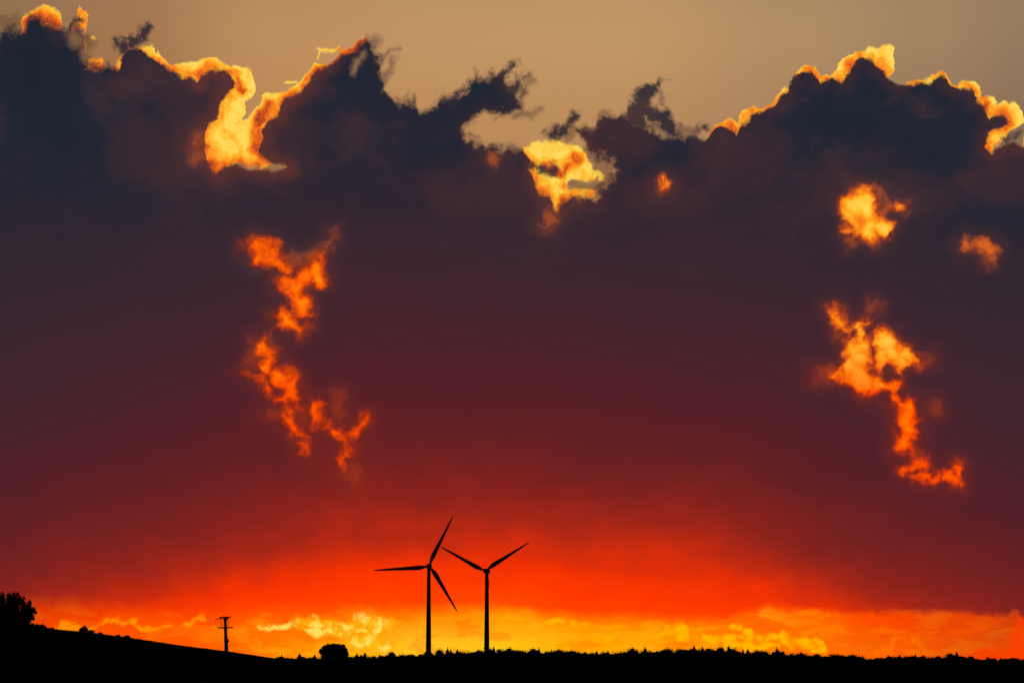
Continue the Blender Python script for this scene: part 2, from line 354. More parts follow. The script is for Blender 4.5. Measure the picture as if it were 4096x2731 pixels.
        bank = MIX(M('MULTIPLY', MR(M('MULTIPLY_ADD', mid, .30, brown), -.12, .06), MR(Y, .98, .80, 0, .50)), bank, lin((72,45,50)))
        if u != 1.0: bank = MIX(M('MULTIPLY', MR(u, .075, .0, 0, .62), E_near(X)), bank, lin((104,52,44)))
    elif not low:
        fold = NOISE(V('MULTIPLY', PG, (1.0, 1.25, 1.0)), 3.4, 5, .55).outputs[0]
        bank = MIX(M('MULTIPLY', MR(fold, .50, .70), MR(Y, 1.3, .4, 0, .55)), bank, lin((70,48,54)))
        bank = MIX(M('MULTIPLY', MR(fold, .46, .30), MR(Y, 1.2, .3, 0, .70)), bank, lin((28,36,48)))
    if not low:
        # ---- glowing rifts inside the bank
        G = -1.0
        if x1 > 3.3:
            if y0 < 1.1:
                gt = CURVE(GX, [(3.25,1.9),(3.36,1.9),(3.366,.833),(3.383,.795),(3.413,.762),(3.448,.750),(3.467,.755),(3.493,.791),(3.512,.84),(3.535,.875),(3.575,.89),(3.582,1.9),(3.7,1.9)], band=(.75, .9))
                gb = CURVE(GX, [(3.25,.5),(3.36,.5),(3.366,.840),(3.383,.878),(3.406,.909),(3.425,.945),(3.467,.957),(3.505,.942),(3.547,.951),(3.575,.895),(3.582,.5),(3.7,.5)], band=(.83, .96))
                G = M('MINIMUM', M('SUBTRACT', GY, gt), M('SUBTRACT', gb, GY))
                gu = walls(PG, [[(3.366,.837),(3.383,.795),(3.413,.762),(3.448,.750),(3.467,.755),(3.493,.791),(3.512,.84),(3.535,.875),(3.575,.89),(3.547,.951),(3.505,.942),(3.467,.957),(3.425,.945),(3.406,.909),(3.383,.878),(3.366,.837)]])
                if gu != 1.0: G = M('MAXIMUM', M('MINIMUM', G, M('ADD', gu, .004)), M('SUBTRACT', -.002, gu))
            if y1 > 1.1:
                ht = CURVE(GX, [(3.25,2.5),(3.32,2.5),(3.330,1.5),(3.345,1.488),(3.378,1.447),(3.389,1.38),(3.412,1.36),(3.453,1.352),(3.476,1.368),(3.498,1.328),(3.533,1.308),(3.567,1.335),(3.596,1.378),(3.636,1.395),(3.69,1.452),(3.70,2.5),(3.8,2.5)], band=(1.3, 1.51))
                hb = CURVE(GX, [(3.25,1.1),(3.32,1.1),(3.330,1.508),(3.372,1.537),(3.418,1.554),(3.453,1.583),(3.504,1.571),(3.544,1.574),(3.573,1.583),(3.600,1.535),(3.606,1.468),(3.65,1.462),(3.69,1.462),(3.70,1.1),(3.8,1.1)], band=(1.46, 1.585))
                g2 = M('MINIMUM', M('SUBTRACT', GY, ht), M('SUBTRACT', hb, GY))
                gu = walls(PG, [[(3.330,1.503),(3.345,1.488),(3.378,1.447),(3.389,1.38),(3.412,1.36),(3.453,1.352),(3.476,1.368),(3.498,1.328),(3.533,1.308),(3.567,1.335),(3.596,1.378),(3.636,1.395),(3.69,1.457),(3.65,1.462),(3.606,1.468),(3.600,1.535),(3.573,1.583),(3.544,1.574),(3.504,1.571),(3.453,1.583),(3.418,1.554),(3.372,1.537),(3.330,1.503)]])
                if gu != 1.0: g2 = M('MAXIMUM', M('MINIMUM', g2, M('ADD', gu, .004)), M('SUBTRACT', -.002, gu))
                notch = union([ellipse(PG, 3.575, 1.492, .040, .022), ellipse(PG, 3.52, 1.503, .028, .013, .3), ellipse(PG, 3.483, 1.40, .008, .05)])
                if notch != -1.0: g2 = M('MINIMUM', g2, M('MULTIPLY', notch, -1.0))
                G = g2 if G == -1.0 else M('MAXIMUM', G, g2)
        left = strokes(PG, [(1.035,1.005,0.0470),(1.075,1.02,0.0470)]) + strokes(PG, [(1.09,1.04,0.0320),(1.14,1.075,0.0220)])
        left += strokes(PG, [(1.276,1.112,0.0320),(1.255,1.085,0.0295),(1.215,1.098,0.0345),(1.188,1.150,0.0345),(1.196,1.20,0.0320),(1.215,1.240,0.0270)]) + [ellipse(PG, 1.145, 1.135, .028, .022)]
        left += strokes(PG, [(1.283,1.06,0.0095),(1.30,1.02,0.0070)]) + strokes(PG, [(1.125,1.27,0.0245),(1.17,1.285,0.0320),(1.195,1.305,0.0220)])
        left += strokes(PG, [(1.055,1.38,0.0220),(1.080,1.43,0.0295),(1.06,1.47,0.0245)]) + strokes(PG, [(1.11,1.50,0.0370),(1.15,1.53,0.0445),(1.18,1.58,0.0270),(1.195,1.62,0.0170)])
        left += strokes(PG, [(.99,1.488,0.0095),(1.04,1.512,0.0108),(1.072,1.54,0.0132),(1.085,1.575,0.0132),(1.135,1.598,0.0145),(1.150,1.64,0.0145)])
        left += strokes(PG, [(1.152,1.685,0.0170),(1.185,1.715,0.0232),(1.218,1.745,0.0183)]) + strokes(PG, [(1.20,1.77,0.0120),(1.225,1.805,0.0170)])
        left += strokes(PG, [(1.265,1.64,0.0270),(1.265,1.67,0.0245)]) + strokes(PG, [(1.315,1.705,0.0220),(1.355,1.735,0.0245),(1.375,1.78,0.0220),(1.392,1.815,0.0245),(1.375,1.845,0.0195)])
        left += strokes(PG, [(1.385,1.75,0.0220),(1.42,1.722,0.0245),(1.452,1.70,0.0170),(1.458,1.68,0.0245)])
        right = strokes(PG, [(3.345,1.25,0.0270),(3.36,1.285,0.0220),(3.385,1.335,0.0120)]) + strokes(PG, [(3.43,1.302,0.0145),(3.475,1.290,0.0120)]) + strokes(PG, [(3.44,1.33,0.0145),(3.445,1.37,0.0145)])
        right += strokes(PG, [(3.575,1.59,0.0245),(3.605,1.64,0.0270)]) + strokes(PG, [(3.625,1.65,0.0395),(3.63,1.71,0.0545),(3.625,1.775,0.0345)])
        right += strokes(PG, [(3.63,1.875,0.0195),(3.685,1.862,0.0245)]) + strokes(PG, [(3.67,1.895,0.0220),(3.72,1.902,0.0270),(3.745,1.912,0.0170)]) + strokes(PG, [(3.795,1.908,0.0195),(3.818,1.925,0.0220),(3.828,1.878,0.0145)])
        right += [ellipse(PG, 3.600, .825, .016, .014), ellipse(PG, 2.652, .730, .002, .008), ellipse(PG, 2.650, .746, .018, .004, -.25), ellipse(PG, 3.39, .92, .02, .012)]
        lr = union(left + right)
        G = lr if G == -1.0 else (G if lr == -1.0 else M('MAXIMUM', G, lr))
        dim = strokes(PG, [(3.860,.984,.012),(3.916,.988,.015),(3.958,1.005,.020),(3.955,1.025,.014)])
        dim += strokes(PG, [(3.50,.79,.026),(3.53,.83,.018)]) + strokes(PG, [(3.64,1.80,.024),(3.665,1.85,.020)]) + [ellipse(PG, 1.315, .975, .008, .04, .45), ellipse(PG, 1.22, 1.05, .06, .03, -.2)]
        dim += strokes(PG, [(1.405,1.87,.012),(1.427,1.92,.014)]) + strokes(PG, [(1.22,1.62,.016),(1.20,1.68,.016)]) + [ellipse(PG, 1.35, 1.62, .02, .04), ellipse(PG, 3.50, 1.233, .012, .012), ellipse(PG, 3.30, 1.50, .03, .02)]
        dim += [ellipse(PG, 2.19, .885, .016, .030, .4), ellipse(PG, 1.98, .64, .022, .012), ellipse(PG, 3.74, 1.63, .010, .02), 
                ellipse(PG, 1.05, 1.42, .04, .07), ellipse(PG, 3.45, .955, .06, .016), ellipse(PG, .785, .585, .03, .04), ellipse(PG, 3.70, 1.44, .02, .012), ellipse(PG, 1.10, 1.66, .03, .02)]
        DIM = union(dim)
        ember = NOISE(PG, 17, 5, .54).outputs[0]
        em = M('SUBTRACT', ember, .5)
        if G != -1.0:
            heat = M('ADD', MR(M('MULTIPLY_ADD', em, .05, G), -.028, .040, 0, .88), M('MULTIPLY', em, .85))
            if x0 < 0: heat = M('MULTIPLY_ADD', heat, .88, -.03)
            inner = union([ellipse(PG, 3.445, .880, .026, .036)])
            if inner != -1.0: heat = M('MULTIPLY', heat, MR(inner, -.02, .02, 1.0, .66))
            hot = RAMP(heat, [(0,(120,44,26)),(.25,(176,58,18)),(.45,(224,74,8)),(.65,(255,98,6)),(.82,(255,128,12)),(1,(255,150,24))])
            hot_hi = RAMP(heat, [(0,(120,56,34)),(.25,(190,76,24)),(.45,(242,112,22)),(.65,(255,152,26)),(.82,(255,186,44)),(1,(255,212,80))])
            hot_lo = RAMP(heat, [(0,(110,36,28)),(.25,(160,46,20)),(.45,(206,56,10)),(.65,(248,76,0)),(.82,(255,92,0)),(1,(255,118,6))])
            hotc = MIX(MR(Y, .90, 1.0), hot_hi, MIX(MR(Y, 1.40, 1.60), hot, hot_lo))
            hotc = MIX(M('MULTIPLY', MR(X, 3.2, 3.25), MR(Y, 1.62, 1.38, 0, .62)), hotc, hot_hi)
            glow_a = MR(M('MULTIPLY_ADD', em, .055, G), -.042, .018)
        GD = DIM if G == -1.0 else (G if DIM == -1.0 else M('MAXIMUM', G, DIM))
        if GD != -1.0:
            bank = MIX(MR(GD, -.09, .0, 0, .26), bank, MIX(MR(Y, .9, 1.6), lin((104,56,48)), lin((132,44,30))))
        if DIM != -1.0:
            dim_a = M('MULTIPLY', MR(M('MULTIPLY_ADD', em, .07, DIM), -.034, .022), MR(X, 3.8, 3.84, .36, .92))
            bank = MIX(dim_a, bank, MIX(MR(Y, .9, 1.7), MIX(MR(ember, .40, .60), lin((176,76,34)), lin((226,104,30))), lin((186,62,20))))
        if G != -1.0: bank = MIX(glow_a, bank, hotc)
    c = bank
    if top:
        c = MIX(E_a, clear, lit_c)
        c = MIX(M('MULTIPLY', veil_a, M('SUBTRACT', 1.0, M('MULTIPLY', E_a, .8))), c, MIX(M('MAXIMUM', MR(X, 1.35, 1.30), M('MULTIPLY', MR(X, 2.18, 2.26), MR(X, 2.54, 2.48))), lin((88,62,62)), lin((112,78,48))))
        c = MIX(D_edge, c, bank)
    if low:
        # ---- bright strip between the bank and the horizon
        PH = warped(13.0, 5, 0.58, 0.040, 23.9)
        HX, HY = xy(PH)
        hi_ = RAMP(FX, [(0,(216,58,6)),(.05,(226,60,4)),(.12,(244,62,0)),(.22,(255,70,0)),(.32,(255,92,0)),(.40,(255,128,0)),(.50,(255,142,0)),(.58,(255,128,0)),(.66,(255,106,0)),(.74,(255,84,0)),(.85,(252,68,0)),(.93,(226,64,6)),(.975,(198,58,14)),(1,(190,50,20))])
        lo_ = RAMP(FX, [(0,(236,74,0)),(.1,(255,82,0)),(.2,(255,92,0)),(.27,(255,118,0)),(.34,(255,162,8)),(.42,(255,200,36)),(.5,(254,196,20)),(.58,(255,168,0)),(.68,(255,140,0)),(.78,(255,108,0)),(.87,(246,86,2)),(.95,(226,74,8)),(1,(255,66,0))])
        strip = MIX(MR(M('MULTIPLY_ADD', bigf, .12, Y), 2.44, 2.60), hi_, lo_)
        strip = MIX(MR(M('MULTIPLY_ADD', mid, 1.0, bigf), .05, .35, 0, .35), strip, lin((255,120,0)))
        bars = NOISE(V('MULTIPLY', PH, (1.0, 3.2, 1.0)), 4.5, 5, .58).outputs[0]
        strip = MIX(M('MULTIPLY', MR(bars, .50, .64), CURVE(X, [(0,.04),(.8,.10),(1.1,.35),(1.6,.35),(1.8,.22),(2.3,.35),(3.0,.35),(3.3,.12),(4.1,.08)], conv=False, yr=1.0)), strip, lin((255,186,20)))
        strip = MIX(M('MULTIPLY', MR(bars, .47, .36), .35), strip, lin((255,90,0)))
        base = CURVE(HX, [(-.04,2.41),(.1,2.415),(.2,2.41),(.45,2.425),(.6,2.44),(.8,2.44),(1.1,2.46),(1.4,2.45),(1.7,2.44),(1.95,2.43),(2.2,2.455),(2.5,2.47),(2.75,2.485),(2.90,2.475),(2.97,2.445),(3.05,2.425),(3.15,2.425),
          (3.25,2.440),(3.4,2.452),(3.6,2.447),(3.75,2.446),(3.9,2.457),(4.03,2.457),(4.06,2.44),(4.09,2.47),(4.14,2.49)])
        bw = CURVE(X, [(0,.05),(.5,.045),(1.0,.06),(1.6,.05),(1.9,.03),(2.5,.035),(2.9,.024),(3.2,.020),(4.096,.020)], conv=False, yr=1.0)
        strip_a = MR(M('SUBTRACT', HY, base), M('MULTIPLY', bw, -1.0), bw)
        w1 = strokes(PH, [(.235,2.520,.008),(.258,2.502,.010),(.285,2.493,.013),(.300,2.490,.006)]) + [ellipse(PH, .295, 2.512, .022, .014)]
        w1 += strokes(PH, [(.354,2.52,.005),(.384,2.50,.006),(.425,2.478,.006),(.466,2.470,.008),(.472,2.480,.006),(.50,2.496,.010),(.534,2.492,.007),(.548,2.505,.008),(.57,2.516,.008),(.62,2.511,.006),(.714,2.508,.005),(.765,2.49,.006),(.80,2.468,.008),(.814,2.464,.007)])
        w2 = strokes(PH, [(1.037,2.500,.005),(1.052,2.515,.006),(1.101,2.506,.006),(1.176,2.504,.005),(1.21,2.508,.007),(1.231,2.524,.010),(1.285,2.530,.006),(1.329,2.520,.009),(1.340,2.512,.005)]) + strokes(PH, [(1.329,2.522,.009),(1.367,2.540,.008),(1.402,2.535,.009)])
        w2 += [ellipse(PH, 1.245, 2.486, .050, .020, .15), ellipse(PH, 1.255, 2.472, .03, .016), ellipse(PH, 1.32, 2.492, .030, .008, .1), ellipse(PH, 1.385, 2.500, .028, .011, .3)]
        w2 += strokes(PH, [(1.425,2.47,.012),(1.465,2.475,.015),(1.50,2.49,.018),(1.515,2.515,.016),(1.48,2.535,.012),(1.44,2.525,.009)]) + [ellipse(PH, 1.47, 2.568, .060, .018, .1), ellipse(PH, 1.515, 2.578, .045, .014), ellipse(PH, 1.545, 2.505, .016, .012), ellipse(PH, 1.562, 2.520, .014, .014)]
        w3 = [ellipse(PH, 2.215, 2.484, .035, .009), ellipse(PH, 2.32, 2.490, .035, .007), ellipse(PH, 2.43, 2.552, .014, .007), ellipse(PH, 2.65, 2.530, .045, .010, -.2), ellipse(PH, 2.71, 2.522, .050, .020), ellipse(PH, 2.79, 2.550, .080, .013, .1),
              ellipse(PH, 2.97, 2.524, .05, .012, .35), ellipse(PH, 3.01, 2.542, .04, .007, .2), ellipse(PH, 2.90, 2.552, .12, .008), ellipse(PH, 3.01, 2.580, .11, .012), ellipse(PH, 3.09, 2.552, .022, .016), ellipse(PH, 3.145, 2.545, .024, .024, .5), ellipse(PH, 3.20, 2.572, .070, .022), ellipse(PH, 3.26, 2.585, .045, .024)]
        w4 = strokes(PH, [(3.508,2.608,.007),(3.545,2.594,.008),(3.558,2.60,.006),(3.573,2.562,.006),(3.590,2.548,.006),(3.612,2.548,.006),(3.638,2.57,.007),(3.655,2.561,.009),(3.672,2.580,.008),(3.690,2.60,.010)]) + [ellipse(PH, 3.65, 2.605, .028, .014)]
        ww = NOISE(PH, 16, 4, .6).outputs[0]
        wmod = MR(ww, .30, .58, .45, 1.0)
        def over(f, amt, col, a=-.010, b=.010):
            nonlocal strip
            if f == -1.0: return
            strip = MIX(M('MULTIPLY', MR(M('MULTIPLY_ADD', M('SUBTRACT', ww, .5), .045, f), a, b), amt), strip, col)
        over(union(w1), M('MULTIPLY', wmod, .85), lin((255,150,4)))
        over(union(w3), wmod, lin((255,180,0)))
        over(union(w4), M('MULTIPLY', wmod, .75), lin((255,116,0)))
        over(union([ellipse(PH, 4.08, 2.58, .030, .11, .1), ellipse(PH, 3.98, 2.615, .08, .025)]), .6, lin((255,60,0)), -.02, .02)
        over(union([ellipse(PH, 1.46, 2.505, .075, .040), ellipse(PH, 1.25, 2.492, .070, .028), ellipse(PH, 1.48, 2.57, .095, .030), ellipse(PH, 1.35, 2.512, .11, .024), ellipse(PH, 1.56, 2.51, .03, .03)]), M('MULTIPLY', wmod, .85), lin((255,172,8)), -.022, .020)
        over(union(w2), wmod, MIX(MR(ww, .42, .62), lin((255,190,16)), lin((255,222,90))))
        c = MIX(strip_a, c, strip)
    # away from the sunset the evening sky dims
    off = M('MAXIMUM', MR(M('ABSOLUTE', M('SUBTRACT', X, 2.048)), 2.4, 7.0), MR(Y, -.35, -5.0))
    c = MIX(off, c, lin((5,7,11)))
    bg = N.new('ShaderNodeBackground'); L.new(c, bg.inputs[0]); bg.inputs[1].default_value = 1.0
    return bg.outputs[0]

def E_near(x):
    return CURVE(x, [(0,.1),(.6,.3),(.78,1),(1.2,1),(1.35,.6),(1.45,.1),(1.7,0),(2.05,.3),(2.15,.8),(2.4,.5),(2.5,.1),(2.8,.1),(3.0,.3),(3.9,.4),(4.1,.6)], conv=False, yr=1.0)

chart_inputs()
def pick(v, cut, lo_side, hi_side):
    n = N.new('ShaderNodeMixShader'); L.new(M('GREATER_THAN', v, cut), n.inputs[0]); L.new(lo_side, n.inputs[1]); L.new(hi_side, n.inputs[2]); return n.outputs[0]
YT, YB, FAR = 1.0, 2.22, 60.0
upper = pick(X, 1.68, sky(-FAR, 1.68, -FAR, YT), pick(X, 2.80, sky(1.68, 2.80, -FAR, YT), sky(2.80, FAR, -FAR, YT)))
middle = pick(X, 1.66, sky(-FAR, 1.66, YT, YB), pick(X, 3.12, sky(1.66, 3.12, YT, YB), sky(3.12, FAR, YT, YB)))
lower = pick(X, 1.80, sky(-FAR, 1.80, YB, FAR), sky(1.80, FAR, YB, FAR))
wo = N.new('ShaderNodeOutputWorld'); L.new(pick(Y, YT, upper, pick(Y, YB, middle, lower)), wo.inputs[0])

# ------------------------------------------------------------------ sun, low behind the wood
sd = bpy.data.lights.new('sun', 'SUN'); sd.energy = 0.5; sd.angle = R(0.5); sd.color = (1.0, .55, .25)
sun = bpy.data.objects.new('sun', sd); COL.objects.link(sun)
to_sun = Vector((math.sin(SUN_AZ) * math.cos(SUN_EL), math.cos(SUN_AZ) * math.cos(SUN_EL), math.sin(SUN_EL)))
sun.rotation_euler = to_sun.to_track_quat('Z', 'Y').to_euler()

# ------------------------------------------------------------------ helpers
def mat(name, c1, c2, scale=3.0, rough=.9, bump=0.0, spec=0.0):
    m = bpy.data.materials.new(name); m.use_nodes = True
    t = m.node_tree; b = t.nodes['Principled BSDF']
    n = t.nodes.new('ShaderNodeTexNoise'); n.inputs['Scale'].default_value = scale; n.inputs['Detail'].default_value = 6
    g_ = t.nodes.new('ShaderNodeTexCoord'); t.links.new(g_.outputs['Object'], n.inputs['Vector'])
    r = t.nodes.new('ShaderNodeValToRGB'); r.color_ramp.elements[0].color = (*c1, 1); r.color_ramp.elements[1].color = (*c2, 1)
    r.color_ramp.elements[0].position = .35; r.color_ramp.elements[1].position = .65
    t.links.new(n.outputs[0], r.inputs[0]); t.links.new(r.outputs[0], b.inputs['Base Color'])
    b.inputs['Roughness'].default_value = rough
    b.inputs['Specular IOR Level'].default_value = spec
    if bump:
        bp = t.nodes.new('ShaderNodeBump'); bp.inputs['Strength'].default_value = bump
        t.links.new(n.outputs[0], bp.inputs['Height']); t.links.new(bp.outputs[0], b.inputs['Normal'])
    return m
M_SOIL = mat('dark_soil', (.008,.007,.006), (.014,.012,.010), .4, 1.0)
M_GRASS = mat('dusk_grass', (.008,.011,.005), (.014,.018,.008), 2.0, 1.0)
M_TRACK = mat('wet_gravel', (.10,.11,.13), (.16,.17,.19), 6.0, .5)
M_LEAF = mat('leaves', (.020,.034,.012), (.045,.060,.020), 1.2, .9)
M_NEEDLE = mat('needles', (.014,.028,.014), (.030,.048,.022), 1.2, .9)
M_BARK = mat('bark', (.030,.022,.016), (.070,.052,.036), 6, 1.0, .5)
M_WOOD = mat('creosoted_wood', (.030,.020,.014), (.055,.038,.026), 9, .9, .4)
M_STEEL = mat('galvanised_steel', (.10,.10,.10), (.15,.15,.15), 8, .6)
M_PORC = mat('brown_porcelain', (.05,.022,.014), (.07,.03,.02), 8, .3)
M_PAINT = mat('turbine_paint', (.24,.24,.24), (.28,.28,.28), .3, .6)
M_WIRE = mat('weathered_wire', (.03,.03,.03), (.05,.05,.05), 8, .7)

def link(name, me, m, parent=None, loc=None):
    me.materials.append(m) if m and not me.materials else None
    o = bpy.data.objects.new(name, me); COL.objects.link(o)
    if parent: o.parent = parent
    if loc: o.location = loc
    return o
def from_bm(name, bm, m, parent=None, loc=None, smooth=False):
    me = bpy.data.meshes.new(name); bm.normal_update(); bm.to_mesh(me); bm.free()
    if smooth:
        for p in me.polygons: p.use_smooth = True
    return link(name, me, m, parent, loc)
def tag(o, label, cat, group=None):
    o['label'] = label; o['category'] = cat
    if group: o['group'] = group
    return o
def root(name, loc, label, cat, group=None, rz=0):
    o = bpy.data.objects.new(name, None); COL.objects.link(o)
    o.location = loc; o.rotation_euler.z = rz; o.empty_display_size = .5
    return tag(o, label, cat, group)

def tube(bm, pts, rad, sides=10, cap=True):
    """swept tube through pts; rad a number or a list"""
    pts = [Vector(p) for p in pts]
    if not isinstance(rad, (list, tuple)): rad = [rad] * len(pts)
    rings = []; up = None
    for i, p in enumerate(pts):
        d = (pts[min(i + 1, len(pts) - 1)] - pts[max(i - 1, 0)]).normalized()
        if up is None: up = d.orthogonal().normalized()
        up = (up - d * up.dot(d)).normalized(); sd_ = d.cross(up)
        rings.append([bm.verts.new(p + (up * math.cos(a) + sd_ * math.sin(a)) * rad[i]) for a in [2 * math.pi * k / sides for k in range(sides)]])
    for a, b in zip(rings, rings[1:]):
        for k in range(sides): bm.faces.new((a[k], a[(k + 1) % sides], b[(k + 1) % sides], b[k]))
    if cap:
        bm.faces.new(rings[0][::-1]); bm.faces.new(rings[-1])
    return rings

def box(bm, c, s, rot=None):
    r = bmesh.ops.create_cube(bm, size=1.0, matrix=Matrix.Translation(c) @ (rot or Matrix()) @ Matrix.Diagonal((*s, 1)))
    return r['verts']

def profile(pts, x):
    if x <= pts[0][0]: return pts[0][1]
    for (x0, y0), (x1, y1) in zip(pts, pts[1:]):
        if x <= x1: return y0 + (y1 - y0) * (x - x0) / (x1 - x0)
    return pts[-1][1]

# ------------------------------------------------------------------ ground and hill
def height_base(x, y):
    d = math.hypot(x, y)
    z = 1.2 * mnoise.noise(Vector((x * .004, y * .004, 0))) * min(1, d / 300)
    return z - 1.6 * min(1, d / 400) + .0
def grid_mesh(name, rows, cols, f, m):
    vs, fs = [], []
    for r_ in rows:
        for c_ in cols: vs.append(f(r_, c_))
    nc = len(cols)
    for i in range(len(rows) - 1):
        for j in range(nc - 1): fs.append((i * nc + j, i * nc + j + 1, (i + 1) * nc + j + 1, (i + 1) * nc + j))
    me = bpy.data.meshes.new(name); me.from_pydata(vs, [], fs)
    for p in me.polygons: p.use_smooth = True
    return link(name, me, m)
dist_rows = [0.5 * 1.09 ** i for i in range(120)]
def gpt(d, a):
    x, y = d * math.sin(a), d * math.cos(a)
    return (x, y, height_base(x, y))
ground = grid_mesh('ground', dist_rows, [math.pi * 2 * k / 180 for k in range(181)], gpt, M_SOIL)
ground['kind'] = 'structure'

# crest of the near hill on the left, traced as heights of a real ridge about 390 m away
CREST = [(-2600,2260),(-1500,2340),(-600,2440),(-150,2480),(0,2496),(70,2500),(139,2502),(170,2512),(235,2518),(310,2526),(345,2530),(380,2533),(430,2541),(500,2548),(560,2557),
 (620,2566),(700,2578),(800,2592),(900,2605),(980,2617),(1050,2627),(1100,2633),(1150,2642),(1300,2658),(1500,2674),(2400,2700)]
CD = 390.0
def crest_z(x):
    """height of the crest above x metres at distance CD"""
    px = 2048 + x / CD * FPX / math.cos(PITCH) * 1.0
    for _ in range(3):
        p = at(px, profile(CREST, px), CD); px += (x - p.x) / CD * FPX
    return at(px, profile(CREST, px), CD).z
def hill_z(x, y):
    cz = crest_z(x * (CD / y) ** .3 if y > 1 else x)
    b = height_base(x, y) - .6
    if y < CD: t = max(0.0, (y - 40) / (CD - 40)); t = t * t * (3 - 2 * t); t = t ** .8
    else: t = max(0.0, 1 - (y - CD) / 260); t = t * t * (3 - 2 * t)
    rough_ = (.10 * mnoise.noise(Vector((x * .35, y * .35, 3))) + .18 * mnoise.noise(Vector((x * .07, y * .07, 5)))) * t
    return b + (cz - b) * t + rough_ if cz > b else b - .5
hrows = [40 + 8 * i for i in range(41)] + [365 + 2.5 * i for i in range(20)] + [416 + 9 * i for i in range(29)]
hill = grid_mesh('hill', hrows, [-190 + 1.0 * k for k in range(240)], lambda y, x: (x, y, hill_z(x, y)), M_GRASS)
hill['kind'] = 'structure'

# faint farm track along the foot of the hill
def track():
    vs, fs = [], []
    P = []
    for i in range(60):
        px = -60 + i * 15
        py = 2666 + max(0, px) ** 1.35 * .0078
        d = ray(px, py)
        t = 42.0
        while t < 388:                                   # march to the hill surface
            p = EYE + d * (t / d.y)
            if p.z <= max(hill_z(p.x, p.y), height_base(p.x, p.y)): break
            t += .5
        P.append(EYE + d * (t / d.y))
    for p in P:
        for w in (-.0, .9):
            x, y = p.x, p.y + w
            vs.append((x, y, max(hill_z(x, y), height_base(x, y)) + .05))
    for i in range(len(P) - 1): fs.append((2 * i, 2 * i + 2, 2 * i + 3, 2 * i + 1))
    me = bpy.data.meshes.new('track'); me.from_pydata(vs, [], fs)
    o = link('track', me, M_TRACK); o['kind'] = 'structure'
track()

# grass along the crest: nobody could count it
def grass():
    rnd = random.Random(4); vs, fs = [], []
    for i in range(9000):
        x = rnd.uniform(-95, -37); y = rnd.uniform(380, 394)
        z = hill_z(x, y) - .02; h = rnd.uniform(.05, .22) * (1.6 if rnd.random() < .04 else 1); w = rnd.uniform(.02, .05)
        a = rnd.uniform(0, 3.14); dx, dy = w * math.cos(a), w * math.sin(a); l = rnd.uniform(-.08, .08)
        n = len(vs)
        vs += [(x - dx, y - dy, z), (x + dx, y + dy, z), (x + l, y, z + h)]
        fs.append((n, n + 1, n + 2))
    me = bpy.data.meshes.new('grass'); me.from_pydata(vs, [], fs)
    o = link('grass', me, M_GRASS); o['kind'] = 'stuff'
    tag(o, 'short rough grass along the crest of the left hill', 'grass')
grass()

# ------------------------------------------------------------------ foliage
def leaf_cards(vs, fs, c, r, n, size, rnd, shell=.35, el=1.0):
    """n little folded leaves through an ellipsoid lobe c, r=(rx,ry,rz)"""
    for _ in range(n):
        while True:
            q = Vector((rnd.uniform(-1, 1), rnd.uniform(-1, 1), rnd.uniform(-1, 1)))
            if shell ** 1 * .2 < q.length <= 1: break
        q = q.normalized() * (q.length ** .45)
        k = 1 + .10 * mnoise.noise(q * 2.3 + Vector(c))
        p = Vector((c[0] + q.x * r[0] * k, c[1] + q.y * r[1] * k, c[2] + q.z * r[2] * k))
        s = size * rnd.uniform(.6, 1.4)
        u = Vector((rnd.gauss(0, 1), rnd.gauss(0, 1), rnd.gauss(0, 1))).normalized()
        w = u.cross(Vector((rnd.gauss(0, 1), rnd.gauss(0, 1), rnd.gauss(0, 1)))).normalized()
        b = len(vs)
        vs += [tuple(p - u * s * .5 * el), tuple(p + w * s * .32), tuple(p + u * s * .5 * el), tuple(p - w * s * .32)]
        fs.append((b, b + 1, b + 2, b + 3))
def core(vs, fs, c, r, rnd, seg=8):
    """a lumpy inner mass of dense twigs that keeps the lobe from being see-through"""
    b = len(vs)
    for i in range(seg + 1):
        th = math.pi * i / seg
        for j in range(seg):
            ph = 2 * math.pi * j / seg
            k = rnd.uniform(.78, 1.08)
            vs.append((c[0] + r[0] * k * math.sin(th) * math.cos(ph), c[1] + r[1] * k * math.sin(th) * math.sin(ph), c[2] + r[2] * k * math.cos(th)))
    for i in range(seg):
        for j in range(seg):
            fs.append((b + i * seg + j, b + i * seg + (j + 1) % seg, b + (i + 1) * seg + (j + 1) % seg, b + (i + 1) * seg + j))
def mesh_of(name, vs, fs):
    me = bpy.data.meshes.new(name); me.from_pydata(vs, [], fs); me.update(); return me

